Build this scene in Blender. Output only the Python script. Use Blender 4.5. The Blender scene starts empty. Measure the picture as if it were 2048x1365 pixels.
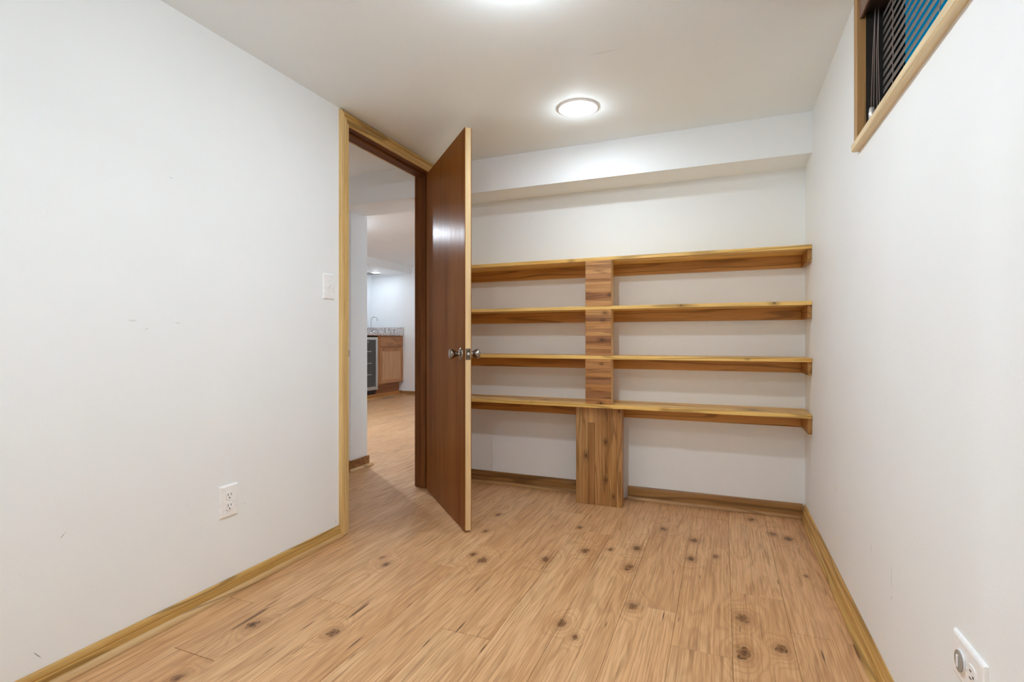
import bpy, bmesh, math, random
from mathutils import Vector, Matrix
random.seed(7)
S = bpy.context.scene
C = S.collection
# ------------------------------------------------------------------ camera, world, exposure
H_CAM = 0.975
cam_d = bpy.data.cameras.new('camera')
cam_d.sensor_width = 36.0
cam_d.lens = 36.0 * 1033.5 / 2048
cam_d.shift_y = -3.35 / 2048
cam_d.clip_start = 0.02
cam = bpy.data.objects.new('camera', cam_d)
C.objects.link(cam)
cam.location = (0, 0, H_CAM)
cam.rotation_euler = (math.radians(90), 0, math.radians(22.19))
S.camera = cam
S.view_settings.view_transform = 'Standard'
S.view_settings.look = 'None'
S.view_settings.gamma = 1.0
S.view_settings.use_curve_mapping = False
S.view_settings.exposure = 0.27
ROOM_LAMP = 12.0         # watts of each lamp in the room
HALL_LAMP = 60.0        # watts of each lamp beyond the doorway
LENS_GLOW = 9.0         # visible glow of the lamp lenses
ROOM_TINT = (0.885, 0.98, 1.055)
HALL_TINT = (0.845, 0.945, 1.05)
w = bpy.data.worlds.new('dusk_sky')
S.world = w
w.use_nodes = True
w.node_tree.nodes['Background'].inputs[0].default_value = (0.0, 0.135, 0.27, 1)
w.node_tree.nodes['Background'].inputs[1].default_value = 1.0
cy = S.cycles
cy.use_denoising = True
cy.max_bounces = 18
cy.diffuse_bounces = 16
cy.glossy_bounces = 3
cy.use_adaptive_sampling = True
cy.adaptive_threshold = 0.13
cy.use_light_tree = False
cy.sample_clamp_indirect = 8.0
cy.caustics_reflective = False
cy.caustics_refractive = False

# ------------------------------------------------------------------ measured planes (metres)
XL, XR, YB, YF, H = -1.7524, 0.414, 3.2005, 2.9584, 2.1171
ZS = 1.909          # underside of the bulkhead
YR = -0.75          # wall behind the camera
XH = XL - 0.118     # hall side of the left wall
HX0, HY1, HZ = -5.905, 7.74, 2.25      # far room

# ------------------------------------------------------------------ mesh helpers
def box(bm, x0, x1, y0, y1, z0, z1, bev=0.0, seg=1):
    m = Matrix.Translation(((x0+x1)/2, (y0+y1)/2, (z0+z1)/2)) @ Matrix.Diagonal((abs(x1-x0), abs(y1-y0), abs(z1-z0), 1))
    r = bmesh.ops.create_cube(bm, size=1.0, matrix=m)
    if bev:
        es = list({e for v in r['verts'] for e in v.link_edges})
        bmesh.ops.bevel(bm, geom=es, offset=bev, segments=seg, affect='EDGES', profile=0.6)
    return bm

def nb(*a, **k):
    return box(bmesh.new(), *a, **k)

def prism(bm, prof, axis, a0, a1, m0=0.0, m1=0.0, mi=0):
    """extrude a closed 2D profile along an axis; m0/m1 mitre the ends by coordinate mi of the profile"""
    def put(p, t):
        if axis == 'X': return (t, p[0], p[1])
        if axis == 'Y': return (p[0], t, p[1])
        return (p[0], p[1], t)
    A = [bm.verts.new(put(p, a0 + m0*p[mi])) for p in prof]
    Bv = [bm.verts.new(put(p, a1 + m1*p[mi])) for p in prof]
    n = len(prof)
    for i in range(n):
        j = (i+1) % n
        bm.faces.new((A[i], A[j], Bv[j], Bv[i]))
    bm.faces.new(A[::-1]); bm.faces.new(Bv)
    bmesh.ops.recalc_face_normals(bm, faces=bm.faces)
    return bm

def lathe(bm, prof, origin, axis, seg=32, cap=True):
    """prof: list of (radius, height along axis)"""
    ax = Vector(axis).normalized()
    q = Vector((0, 0, 1)).rotation_difference(ax).to_matrix()
    o = Vector(origin)
    rings = []
    for r, hgt in prof:
        if r < 1e-6:
            rings.append([bm.verts.new(o + q @ Vector((0, 0, hgt)))])
        else:
            rings.append([bm.verts.new(o + q @ Vector((r*math.cos(2*math.pi*k/seg), r*math.sin(2*math.pi*k/seg), hgt))) for k in range(seg)])
    for a, b in zip(rings, rings[1:]):
        for k in range(seg):
            l = (k+1) % seg
            if len(a) == 1 and len(b) == 1: continue
            if len(a) == 1: f = (a[0], b[k], b[l])
            elif len(b) == 1: f = (a[k], b[0], a[l])
            else: f = (a[k], b[k], b[l], a[l])
            bm.faces.new(f).smooth = True
    bmesh.ops.recalc_face_normals(bm, faces=bm.faces)
    return bm

def tube(bm, pts, r, seg=8):
    pts = [Vector(p) for p in pts]
    rings = []
    up = None
    for i, p in enumerate(pts):
        t = (pts[min(i+1, len(pts)-1)] - pts[max(i-1, 0)]).normalized()
        if up is None:
            up = Vector((1, 0, 0)) if abs(t.x) < 0.8 else Vector((0, 1, 0))
        u = (up - t*up.dot(t)).normalized(); v = t.cross(u); up = u
        rr = r[i] if isinstance(r, (list, tuple)) else r
        rings.append([bm.verts.new(p + rr*(math.cos(2*math.pi*k/seg)*u + math.sin(2*math.pi*k/seg)*v)) for k in range(seg)])
    for a, b in zip(rings, rings[1:]):
        for k in range(seg):
            bm.faces.new((a[k], a[(k+1) % seg], b[(k+1) % seg], b[k])).smooth = True
    bm.faces.new(rings[0][::-1]); bm.faces.new(rings[-1])
    bmesh.ops.recalc_face_normals(bm, faces=bm.faces)
    return bm

def obj(name, bm, mat, parent=None, color=None, label=None):
    me = bpy.data.meshes.new(name)
    if parent is not None:
        off = parent.matrix_world.translation if parent.parent is None else Vector((0, 0, 0))
        base = parent
        o0 = Vector(base['_o']) if '_o' in base else Vector((0, 0, 0))
        bmesh.ops.translate(bm, verts=bm.verts, vec=-o0)
    bm.to_mesh(me); bm.free()
    o = bpy.data.objects.new(name, me)
    me.materials.append(mat)
    C.objects.link(o)
    if parent is not None:
        o.parent = parent
        o['_o'] = tuple(o0)
    if color: o.color = (*color, 1)
    if label: o['label'] = label
    return o

def thing(name, label, cat, loc=(0, 0, 0), group=None, kind=None):
    o = bpy.data.objects.new(name, None)
    C.objects.link(o)
    o.location = loc
    o['_o'] = tuple(loc)
    o.empty_display_size = 0.05
    if label: o['label'] = label
    if cat: o['category'] = cat
    if group: o['group'] = group
    if kind: o['kind'] = kind
    return o

def struct(name, bm, mat, label=None):
    o = obj(name, bm, mat)
    o['kind'] = 'structure'
    if label: o['label'] = label
    return o

# ------------------------------------------------------------------ material helpers
class NT:
    def __init__(self, name):
        self.m = bpy.data.materials.new(name)
        self.m.use_nodes = True
        self.t = self.m.node_tree
        self.b = self.t.nodes['Principled BSDF']
    def n(self, typ, **kw):
        nd = self.t.nodes.new(typ)
        for k, v in kw.items():
            if k == 'ins':
                for i, val in v.items():
                    if isinstance(val, bpy.types.NodeSocket): self.t.links.new(val, nd.inputs[i])
                    else: nd.inputs[i].default_value = val
            else: setattr(nd, k, v)
        return nd
    def math(self, op, a, b=None, c=None, clamp=False):
        ins = {0: a}
        if b is not None: ins[1] = b
        if c is not None: ins[2] = c
        return self.n('ShaderNodeMath', operation=op, use_clamp=clamp, ins=ins).outputs[0]
    def vmath(self, op, a, b=None):
        ins = {0: a}
        if b is not None: ins[1] = b
        nd = self.n('ShaderNodeVectorMath', operation=op, ins=ins)
        return nd.outputs['Value'] if op in ('LENGTH', 'DISTANCE', 'DOT_PRODUCT') else nd.outputs[0]
    def mapr(self, v, a, b, c=0.0, d=1.0, smooth=False):
        return self.n('ShaderNodeMapRange', interpolation_type='SMOOTHSTEP' if smooth else 'LINEAR', ins={0: v, 1: a, 2: b, 3: c, 4: d}).outputs[0]
    def mix(self, f, a, b, mode='MIX'):
        nd = self.n('ShaderNodeMix', data_type='RGBA', blend_type=mode, ins={0: f})
        for i, v in ((6, a), (7, b)):
            if isinstance(v, bpy.types.NodeSocket): self.t.links.new(v, nd.inputs[i])
            else: nd.inputs[i].default_value = (*v, 1) if len(v) == 3 else v
        return nd.outputs[2]
    def noise(self, vec, scale, detail=3, rough=0.55, dist=0.0):
        return self.n('ShaderNodeTexNoise', ins={'Vector': vec, 'Scale': scale, 'Detail': detail, 'Roughness': rough, 'Distortion': dist}).outputs[0]
    def ramp(self, v, stops):
        nd = self.n('ShaderNodeValToRGB', ins={0: v})
        e = nd.color_ramp.elements
        while len(e) < len(stops): e.new(0.5)
        for el, (p, col) in zip(e, stops):
            el.position = p; el.color = (*col, 1)
        return nd.outputs[0]
    def set(self, color=None, rough=None, **kw):
        for k, v in (('Base Color', color), ('Roughness', rough), *kw.items()):
            if v is None: continue
            if isinstance(v, bpy.types.NodeSocket): self.t.links.new(v, self.b.inputs[k])
            elif k == 'Base Color': self.b.inputs[k].default_value = (*v, 1)
            else: self.b.inputs[k].default_value = v
        return self
    def bump(self, hgt, dist=0.001, strength=1.0):
        nd = self.n('ShaderNodeBump', ins={'Strength': strength, 'Distance': dist, 'Height': hgt})
        self.t.links.new(nd.outputs[0], self.b.inputs['Normal'])

def plain(name, col, rough=0.5, metal=0.0, **kw):
    t = NT(name)
    co = t.n('ShaderNodeTexCoord').outputs['Object']
    v = t.noise(co, 60, 2)
    t.set(t.mix(t.mapr(v, 0.3, 0.7, 0, 1), tuple(c*0.95 for c in col), tuple(min(1, c*1.04) for c in col)), rough, Metallic=metal, **kw)
    return t.m

def paint(name, col, scuffs=(), rough=0.55):
    """flat wall paint with orange-peel relief; scuffs: (centre, rot_axis, angle, half-sizes, strength)"""
    t = NT(name)
    pos = t.n('ShaderNodeNewGeometry').outputs['Position']
    blot = t.noise(pos, 1.3, 3)
    c = t.mix(t.mapr(blot, 0.35, 0.65, 0, 1), tuple(x*0.985 for x in col), tuple(x*1.01 for x in col))
    tot = None
    nz = t.noise(pos, 260, 2)
    for cen, rot, half, stg in scuffs:
        v = t.n('ShaderNodeMapping', vector_type='TEXTURE', ins={0: pos, 'Location': cen, 'Rotation': rot, 'Scale': half}).outputs[0]
        d = t.vmath('LENGTH', v)
        k = t.math('MULTIPLY', t.mapr(d, 0.35, 1.0, 1, 0, True), t.mapr(nz, 0.38, 0.6, 0.15, stg))
        tot = k if tot is None else t.math('MAXIMUM', tot, k)
    if tot is not None:
        c = t.mix(tot, c, (0.16, 0.155, 0.15))
    t.set(c, rough)
    t.b.inputs['Specular IOR Level'].default_value = 0.35
    pe = t.noise(pos, 210, 3)
    t.bump(pe, 0.0009, 0.35)
    return t.m

def wood(name, light, mid, dark, axis='X', rough=0.38, fine=1.0, figure=1.0, knots=0.0, spec=0.4, coat=0.0, rnd=True, freq=1.0, at=()):
    """stained board: figure lines + fine grain along an axis of the object; obj.color tints it"""
    t = NT(name)
    tc = t.n('ShaderNodeTexCoord').outputs['Object']
    oi = t.n('ShaderNodeObjectInfo')
    off = t.n('ShaderNodeCombineXYZ', ins={0: t.math('MULTIPLY', oi.outputs['Random'], 17.3), 1: t.math('MULTIPLY', oi.outputs['Random'], 31.7), 2: t.math('MULTIPLY', oi.outputs['Random'], 53.1)}).outputs[0]
    v = t.vmath('ADD', tc, off) if rnd else tc
    i = 'XYZ'.index(axis)
    s1 = [1.0]*3; s1[i] = 0.07
    s2 = [1.0]*3; s2[i] = 0.02
    low = t.vmath('MULTIPLY', v, tuple(s1))
    hi = t.vmath('MULTIPLY', v, tuple(s2))
    warp = t.noise(low, 9.0*freq, 2, 0.5)
    rings = t.math('SINE', t.math('MULTIPLY', warp, 38.0))
    rings = t.mapr(rings, 0.45, 1.0, 0, 1, True)
    lines = t.math('POWER', rings, 4.0)
    tone = t.noise(low, 13.0*freq, 4, 0.6)
    fg = t.noise(hi, 260.0*freq, 3, 0.6)
    c = t.ramp(tone, [(0.30, dark), (0.47, mid), (0.68, light)])
    c = t.mix(t.math('MULTIPLY', t.mapr(fg, 0.42, 0.72, 0, 1), 0.34*fine), c, tuple(x*0.62 for x in dark))
    c = t.mix(t.math('MULTIPLY', rings, 0.22*figure), c, dark)
    c = t.mix(t.math('MULTIPLY', lines, 0.5*figure), c, tuple(x*0.4 for x in dark))
    if knots:
        s3 = [1.0]*3; s3[i] = 0.55
        kv = t.vmath('MULTIPLY', v, tuple(s3))
        vo = t.n('ShaderNodeTexVoronoi', feature='F1', ins={'Vector': kv, 'Scale': 6.0})
        gate = t.mapr(t.n('ShaderNodeSeparateColor', ins={0: vo.outputs['Color']}).outputs[0], 1-knots, 1-knots+0.02, 0, 1)
        kd = vo.outputs['Distance']
        c = t.mix(t.math('MULTIPLY', gate, t.mapr(kd, 0.05, 0.13, 0.8, 0, True)), c, tuple(x*0.22 for x in dark))
        c = t.mix(t.math('MULTIPLY', gate, t.mapr(kd, 0.1, 0.3, 0.4, 0, True)), c, tuple(x*0.6 for x in dark))
    if at:
        pos = t.n('ShaderNodeNewGeometry').outputs['Position']
        s4 = [1.0]*3; s4[i] = 0.6
        kp = t.vmath('MULTIPLY', pos, tuple(s4))
        dm = None
        for x, y, z, r in at:
            d = t.math('MULTIPLY', t.vmath('DISTANCE', kp, (x*s4[0], y*s4[1], z*s4[2])), 1.0/r)
            dm = d if dm is None else t.math('MINIMUM', dm, d)
        dm = t.math('ADD', dm, t.math('MULTIPLY', t.math('SUBTRACT', t.noise(pos, 120.0, 1), 0.5), 0.9))
        c = t.mix(t.mapr(dm, 0.8, 2.6, 0.55, 0, True), c, tuple(x*0.55 for x in dark))
        c = t.mix(t.mapr(dm, 0.25, 0.85, 0.8, 0, True), c, tuple(x*0.14 for x in dark))
    c = t.mix(1.0, c, oi.outputs['Color'], 'MULTIPLY')
    t.set(c, t.mapr(fg, 0.3, 0.7, rough, rough+0.10))
    t.b.inputs['Specular IOR Level'].default_value = spec
    if coat:
        t.b.inputs['Coat Weight'].default_value = coat
        t.b.inputs['Coat Roughness'].default_value = 0.16
    t.bump(fg, 0.0004, 0.4)
    return t.m

def floor_material(knots, streaks):
    t = NT('knotty_plank_floor')
    pos = t.n('ShaderNodeNewGeometry').outputs['Position']
    oi = t.n('ShaderNodeObjectInfo').outputs['Random']
    sh = t.n('ShaderNodeCombineXYZ', ins={0: t.math('MULTIPLY', oi, 23.7), 1: t.math('MULTIPLY', oi, 91.3), 2: t.math('MULTIPLY', oi, 7.7)}).outputs[0]
    p = t.vmath('ADD', pos, sh)
    # distance field of the knots (print of the laminate)
    flat = t.vmath('MULTIPLY', pos, (1.0, 0.62, 0.0))
    dmin = None
    for x, y, r in knots:
        d = t.math('MULTIPLY', t.vmath('DISTANCE', flat, (x, y*0.62, 0)), 1.0/r)
        dmin = d if dmin is None else t.math('MINIMUM', dmin, d)
    fall = t.math('POWER', 2.718, t.math('MULTIPLY', t.math('MULTIPLY', dmin, dmin), -0.10))
    smin = None
    sflat = t.vmath('MULTIPLY', pos, (1/0.0042, 1/0.05, 0.0))
    for x, y, r in streaks:
        d = t.math('MULTIPLY', t.vmath('DISTANCE', sflat, (x/0.0042, y/0.05, 0)), 1.0/r)
        smin = d if smin is None else t.math('MINIMUM', smin, d)
    low = t.vmath('MULTIPLY', p, (1.0, 0.16, 1.0))
    hi = t.vmath('MULTIPLY', p, (1.0, 0.022, 1.0))
    md = t.vmath('MULTIPLY', p, (1.0, 0.05, 1.0))
    warp = t.noise(low, 7.5, 2, 0.5)
    g = t.math('ADD', warp, t.math('MULTIPLY', fall, 0.42))
    s = t.math('SINE', t.math('MULTIPLY', g, 62.0))
    rings = t.mapr(s, 0.0, 1.0, 0, 1, True)
    fg = t.noise(hi, 210.0, 3, 0.65)
    mg = t.noise(md, 62.0, 3, 0.6)
    tone = t.noise(low, 5.0, 3, 0.55)
    c = t.ramp(tone, [(0.30, (0.590, 0.325, 0.150)), (0.5, (0.675, 0.398, 0.198)), (0.72, (0.745, 0.470, 0.250))])
    c = t.mix(t.math('MULTIPLY', rings, 0.30), c, (0.36, 0.185, 0.080))
    c = t.mix(t.math('MULTIPLY', t.mapr(fg, 0.46, 0.62, 0, 1), 0.55), c, (0.39, 0.190, 0.076))
    c = t.mix(t.math('MULTIPLY', t.mapr(fg, 0.30, 0.44, 1, 0), 0.35), c, (0.80, 0.56, 0.33))
    c = t.mix(t.math('MULTIPLY', t.mapr(mg, 0.56, 0.70, 0, 1), 0.55), c, (0.25, 0.115, 0.045))
    # fine dark checks
    ck = t.noise(t.vmath('MULTIPLY', p, (1.0, 0.085, 1.0)), 34.0, 1, 0.4)
    c = t.mix(t.mapr(ck, 0.76, 0.80, 0, 0.75), c, (0.10, 0.045, 0.02))
    c = t.mix(t.mapr(smin, 0.3, 1.0, 0.85, 0, True), c, (0.075, 0.034, 0.016))
    # knots: brown body, dark broken rim and a small check
    kn = t.noise(pos, 42.0, 1)
    kf = t.noise(t.vmath('MULTIPLY', pos, (1.0, 0.6, 1.0)), 70.0, 1)
    dk = t.math('ADD', dmin, t.math('MULTIPLY', t.math('SUBTRACT', kn, 0.5), 1.3))
    c = t.mix(t.mapr(dk, 0.9, 3.0, 0.6, 0, True), c, (0.36, 0.18, 0.075))
    c = t.mix(t.mapr(dk, 0.55, 1.15, 0.8, 0, True), c, (0.22, 0.098, 0.038))
    rim = t.math('MULTIPLY', t.mapr(t.math('ABSOLUTE', t.math('SUBTRACT', dk, 0.95)), 0.0, 0.28, 1.0, 0, True), t.mapr(kf, 0.42, 0.58, 0, 0.9))
    c = t.mix(rim, c, (0.06, 0.026, 0.012))
    c = t.mix(t.math('MULTIPLY', t.mapr(dk, 0.1, 0.7, 1, 0, True), t.mapr(kf, 0.40, 0.60, 0.9, 0.2)), c, (0.065, 0.028, 0.013))
    tint = t.mapr(oi, 0, 1, 0.96, 1.03)
    c = t.mix(1.0, c, t.n('ShaderNodeCombineColor', ins={0: tint, 1: tint, 2: tint}).outputs[0], 'MULTIPLY')
    t.set(c, t.mapr(fg, 0.3, 0.7, 0.36, 0.48))
    t.b.inputs['Specular IOR Level'].default_value = 0.42
    t.bump(t.math('SUBTRACT', fg, t.math('MULTIPLY', t.mapr(mg, 0.6, 0.72, 0, 1), 0.6)), 0.0006, 0.35)
    return t.m

def emit(name, col, strength):
    t = NT(name)
    t.set((1, 1, 1), 0.4)
    t.b.inputs['Emission Color'].default_value = (*col, 1)
    t.b.inputs['Emission Strength'].default_value = strength
    t.m.cycles.emission_sampling = 'NONE'
    return t.m

def on_plane_y(px, py, y):
    f, a = 1033.5, math.radians(22.19)
    s_, c_ = math.sin(a), math.cos(a)
    u, v = (px-1024)/f, (679.15-py)/f
    t = y/(s_*u+c_)
    return ((c_*u-s_)*t, y, H_CAM+v*t)
SHELF_KNOTS = [(*on_plane_y(px, py, 2.953), r) for px, py, r in ((1142, 522, .009), (1362, 611, .008), (1549, 606.5, .010), (1330, 820.5, .011), (1064, 804, .006), (1495, 718, .006))] + [(0.15, 3.03, 0.5985, .03), (-1.02, 3.05, 0.5985, .02)]
STAVE_KNOTS = [(*on_plane_y(px, py, 2.952), r) for px, py, r in ((1219, 590, .007), (1210, 626, .007), (1205.5, 641, .007), (1203, 728, .006), (1201, 807, .009), (1203, 680, .009))]
POST_KNOTS = [(*on_plane_y(px, py, 3.0), r) for px, py, r in ((1211, 885, .009), (1212, 961, .009), (1172, 912, .011), (1227, 994, .007), (1238, 823, .005))]
# ------------------------------------------------------------------ materials
WALLC = (0.862, 0.900, 0.920)
R90 = math.pi/2
def sc(x, y, z, ry=0.0, rx=0.0, half=(0.02, 0.01, 0.002), k=0.6): return ((x, y, z), (rx, ry, 0), half, k)
scuffs_left = [
    sc(XL, 0.887, 0.413, rx=0.75, half=(0.02, 0.014, 0.0016), k=0.85),
    sc(XL, 0.827, 0.101, rx=-0.95, half=(0.02, 0.020, 0.0022), k=0.8),
    sc(XL, 1.120, 1.010, rx=0.5, half=(0.02, 0.012, 0.0012), k=0.6),
    sc(XL, 1.222, 1.032, rx=0.1, half=(0.02, 0.012, 0.003), k=0.22),
    sc(XL, 1.075, 1.035, rx=0.0, half=(0.02, 0.018, 0.004), k=0.18),
    sc(XL, 0.960, 0.232, half=(0.02, 0.002, 0.0015), k=0.8),
    sc(XL, 1.262, 0.385, half=(0.02, 0.002, 0.002), k=0.7),
    sc(XL, 1.31, 0.29, half=(0.02, 0.002, 0.002), k=0.7),
    sc(XL, 1.495, 0.325, half=(0.02, 0.003, 0.002), k=0.5),
    sc(XL, 1.20, 1.53, half=(0.02, 0.006, 0.002), k=0.5),
    sc(XL, 0.85, 1.33, half=(0.02, 0.003, 0.0015), k=0.5),
    sc(XL, 2.015, 0.085, half=(0.02, 0.002, 0.018), k=0.6),
]
scuffs_right = [
    sc(XR, 1.648, 0.345, half=(0.02, 0.0022, 0.055), k=0.55),
    sc(XR, 1.648, 0.29, half=(0.02, 0.006, 0.006), k=0.6),
    sc(XR, 1.85, 0.345, half=(0.02, 0.006, 0.02), k=0.25),
    sc(XR, 2.38, 0.38, half=(0.02, 0.012, 0.02), k=0.18),
    sc(XR, 2.03, 1.735, half=(0.02, 0.003, 0.003), k=0.6),
]
M = {}
M['wall'] = paint('warm_white_wall_paint', WALLC)
M['wall_l'] = paint('scuffed_white_wall_paint', WALLC, scuffs_left)
M['wall_r'] = paint('scratched_white_wall_paint', WALLC, scuffs_right)
M['ceil'] = paint('ceiling_paint', (0.875, 0.945, 0.975), [sc(-0.44, 2.04, H, half=(0.075, 0.006, 0.02), k=0.14)], 0.7)
M['hall'] = paint('cool_white_wall_paint', (0.850, 0.895, 0.925))
M['trim'] = wood('honey_oak_trim', (0.70, 0.47, 0.18), (0.61, 0.375, 0.115), (0.43, 0.23, 0.06), 'Y', 0.34, knots=0.0)
M['trim_x'] = wood('honey_oak_trim_across', (0.60, 0.375, 0.140), (0.50, 0.285, 0.085), (0.33, 0.165, 0.042), 'X', 0.34)
M['trim_z'] = wood('honey_oak_trim_upright', (0.84, 0.645, 0.34), (0.77, 0.545, 0.24), (0.60, 0.375, 0.13), 'Z', 0.34, figure=0.3)
M['shoe'] = wood('pale_pine_shoe', (0.74, 0.53, 0.29), (0.66, 0.43, 0.20), (0.46, 0.26, 0.10), 'Y', 0.36)
M['shoe_x'] = wood('pine_shoe_across', (0.62, 0.40, 0.19), (0.54, 0.32, 0.135), (0.36, 0.19, 0.07), 'X', 0.36)
M['base_x'] = wood('dark_oak_baseboard', (0.44, 0.245, 0.090), (0.36, 0.185, 0.060), (0.20, 0.092, 0.026), 'X', 0.36)
M['shelf'] = wood('golden_pine_shelf', (0.93, 0.65, 0.235), (0.86, 0.555, 0.165), (0.60, 0.33, 0.08), 'X', 0.36, at=SHELF_KNOTS)
M['cleat'] = wood('stained_pine_cleat', (0.67, 0.375, 0.115), (0.585, 0.30, 0.08), (0.39, 0.178, 0.038), 'X', 0.38, knots=0.05)
M['cleat_y'] = wood('stained_pine_side_cleat', (0.50, 0.275, 0.085), (0.42, 0.21, 0.055), (0.27, 0.115, 0.026), 'Y', 0.38)
M['stave_x'] = wood('acacia_stave', (0.62, 0.39, 0.19), (0.51, 0.285, 0.118), (0.31, 0.145, 0.055), 'X', 0.30, figure=0.8, freq=1.6, at=STAVE_KNOTS)
M['stave_z'] = wood('acacia_stave_upright', (0.56, 0.36, 0.170), (0.45, 0.265, 0.105), (0.26, 0.130, 0.048), 'Z', 0.34, figure=0.8, freq=1.6, at=POST_KNOTS)
M['edge_z'] = wood('raw_door_edge', (0.80, 0.62, 0.36), (0.74, 0.54, 0.29), (0.62, 0.42, 0.20), 'Z', 0.5, figure=0.1, fine=0.7)
M['door'] = wood('red_brown_door_veneer', (0.31, 0.118, 0.026), (0.255, 0.090, 0.017), (0.170, 0.053, 0.009), 'Z', 0.33, figure=0.25, fine=0.7, spec=0.09, freq=0.6)
_dt = M['door'].node_tree
_tn = _dt.nodes.new('ShaderNodeTangent'); _tn.direction_type = 'RADIAL'; _tn.axis = 'Z'
_dt.links.new(_tn.outputs[0], _dt.nodes['Principled BSDF'].inputs['Tangent'])
_dt.nodes['Principled BSDF'].inputs['Anisotropic'].default_value = 0.75
M['jamb'] = wood('dark_stained_jamb', (0.21, 0.078, 0.022), (0.165, 0.056, 0.014), (0.10, 0.031, 0.007), 'Z', 0.42, figure=0.4, spec=0.15)
M['jamb_y'] = wood('dark_stained_head_jamb', (0.21, 0.078, 0.022), (0.165, 0.056, 0.014), (0.10, 0.031, 0.007), 'Y', 0.42, figure=0.4, spec=0.15)
M['sill'] = wood('pale_pine_sill', (0.86, 0.74, 0.50), (0.81, 0.66, 0.41), (0.68, 0.49, 0.25), 'Y', 0.4, figure=0.5)
M['cas_win'] = wood('pine_window_casing', (0.56, 0.345, 0.155), (0.47, 0.27, 0.105), (0.32, 0.165, 0.055), 'Z', 0.42, figure=0.8)
M['oak_z'] = wood('oak_cabinet_upright', (0.56, 0.285, 0.130), (0.48, 0.228, 0.095), (0.34, 0.142, 0.052), 'Z', 0.4, figure=0.5)
M['oak_y'] = wood('oak_cabinet_across', (0.56, 0.285, 0.130), (0.48, 0.228, 0.095), (0.34, 0.142, 0.052), 'Y', 0.4, figure=0.8)
M['oak_panel'] = wood('oak_panel', (0.66, 0.40, 0.225), (0.60, 0.345, 0.18), (0.48, 0.25, 0.115), 'Z', 0.42, figure=0.25)
M['plastic'] = plain('white_plate_plastic', (0.915, 0.93, 0.945), 0.3)
M['slot'] = plain('dark_slot', (0.02, 0.02, 0.02), 0.6)
M['clear_cap'] = plain('smoky_clear_plastic', (0.34, 0.33, 0.30), 0.12)
M['nickel'] = plain('antique_nickel', (0.33, 0.30, 0.27), 0.22, 1.0)
M['brass_dark'] = plain('dark_bronze', (0.13, 0.10, 0.075), 0.35, 1.0)
M['steel'] = plain('brushed_steel', (0.62, 0.62, 0.63), 0.32, 1.0)
M['chrome'] = plain('chrome', (0.72, 0.73, 0.74), 0.12, 1.0)
M['black'] = plain('black_plastic', (0.012, 0.012, 0.013), 0.35)
M['cooler_glass'] = plain('smoked_cooler_glass', (0.055, 0.055, 0.052), 0.10)
M['slat'] = plain('dark_grey_brown_slat', (0.20, 0.175, 0.16), 0.34)
M['rail'] = plain('dark_walnut_valance', (0.040, 0.022, 0.016), 0.4)
M['rail_face'] = plain('red_brown_valance_face', (0.20, 0.115, 0.085), 0.4)
M['frame_dark'] = plain('dark_brown_window_frame', (0.020, 0.017, 0.014), 0.8)
M['cord'] = plain('mauve_grey_cord', (0.36, 0.28, 0.26), 0.8)
M['tassel'] = plain('clear_bright_tassel', (0.72, 0.72, 0.72), 0.12, 0.5)
M['trim_white'] = plain('white_lamp_trim', (0.80, 0.80, 0.79), 0.45)
M['room_lens'] = emit('lit_room_lens', ROOM_TINT, LENS_GLOW)
M['hall_lens'] = emit('lit_hall_lens', HALL_TINT, LENS_GLOW)
M['subfloor'] = plain('dark_subfloor', (0.035, 0.02, 0.012), 0.9)
M['vent'] = plain('vent_metal', (0.30, 0.29, 0.27), 0.5)
tg = NT('clear_window_glass')
tg.set((1, 1, 1), 0.0); tg.b.inputs['Transmission Weight'].default_value = 1.0; tg.b.inputs['IOR'].default_value = 1.05
M['glass'] = tg.m
tq = NT('speckled_granite')
_p = tq.n('ShaderNodeTexCoord').outputs['Object']
_n = tq.noise(_p, 26, 5, 0.7)
_c = tq.ramp(_n, [(0.34, (0.24, 0.20, 0.20)), (0.45, (0.48, 0.44, 0.43)), (0.55, (0.66, 0.62, 0.61)), (0.7, (0.80, 0.79, 0.79))])
tq.set(_c, 0.25)
M['granite'] = tq.m

# ------------------------------------------------------------------ floor
KN = [(771.8,1129.5,.011),(664.9,1266.3,.013),(965.8,1121.6,.014),(946,1110,.010),(1091,1120,.013),(1170,1102.5,.012),(1221.6,1099.6,.008),
      (1123.4,1247.6,.012),(1158.6,1055.7,.009),(1149.8,1275,.007),(764.5,1115.7,.007),(971,1063,.008),(1258,1135.6,.014),(1274,1097,.013),
      (1327,1059,.012),(1387,1081.8,.013),(1382,1118,.012),(1432,1114,.009),(1503,1040,.012),(1545,1069,.012),(1577,1078.6,.014),
      (1484.6,1237,.015),(1486.8,1306.4,.017),(1562.6,1299.3,.012),(1266,1213,.012),(506,1250,.013),(355,1357,.011),(997,1030,.010),(1612,1153,.006)]
ST = [(921,1255,1.1),(955,1179,.8),(710,1287,1.2),(705,1313,.7),(1327,1232,.9),(1646,1313,1.0),(820,1211,.6),(1085,1137,.6),(1104,1053,.7),
      (617,1251,1.0),(594,1302,.8),(967,1297,.7),(1357,1240,.5),(1556,1165,.7),(1347,1145,.6),(1400,1155,.6),(538,1302,.6),(853,1287,.8),(1212,1250,.6),(1480,1258,.6)]
def on_floor(px, py):
    f, a = 1033.5, math.radians(22.19)
    s, c = math.sin(a), math.cos(a)
    u, v = (px-1024)/f, (679.15-py)/f
    t = -H_CAM/v
    return (c*u-s)*t, (s*u+c)*t
M['floor'] = floor_material([(*on_floor(x, y), r*1.2) for x, y, r in KN], [(*on_floor(x, y), r) for x, y, r in ST])
sub = nb(HX0-0.1, XR+0.1, YR-0.1, HY1+0.1, -0.06, -0.008)
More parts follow.
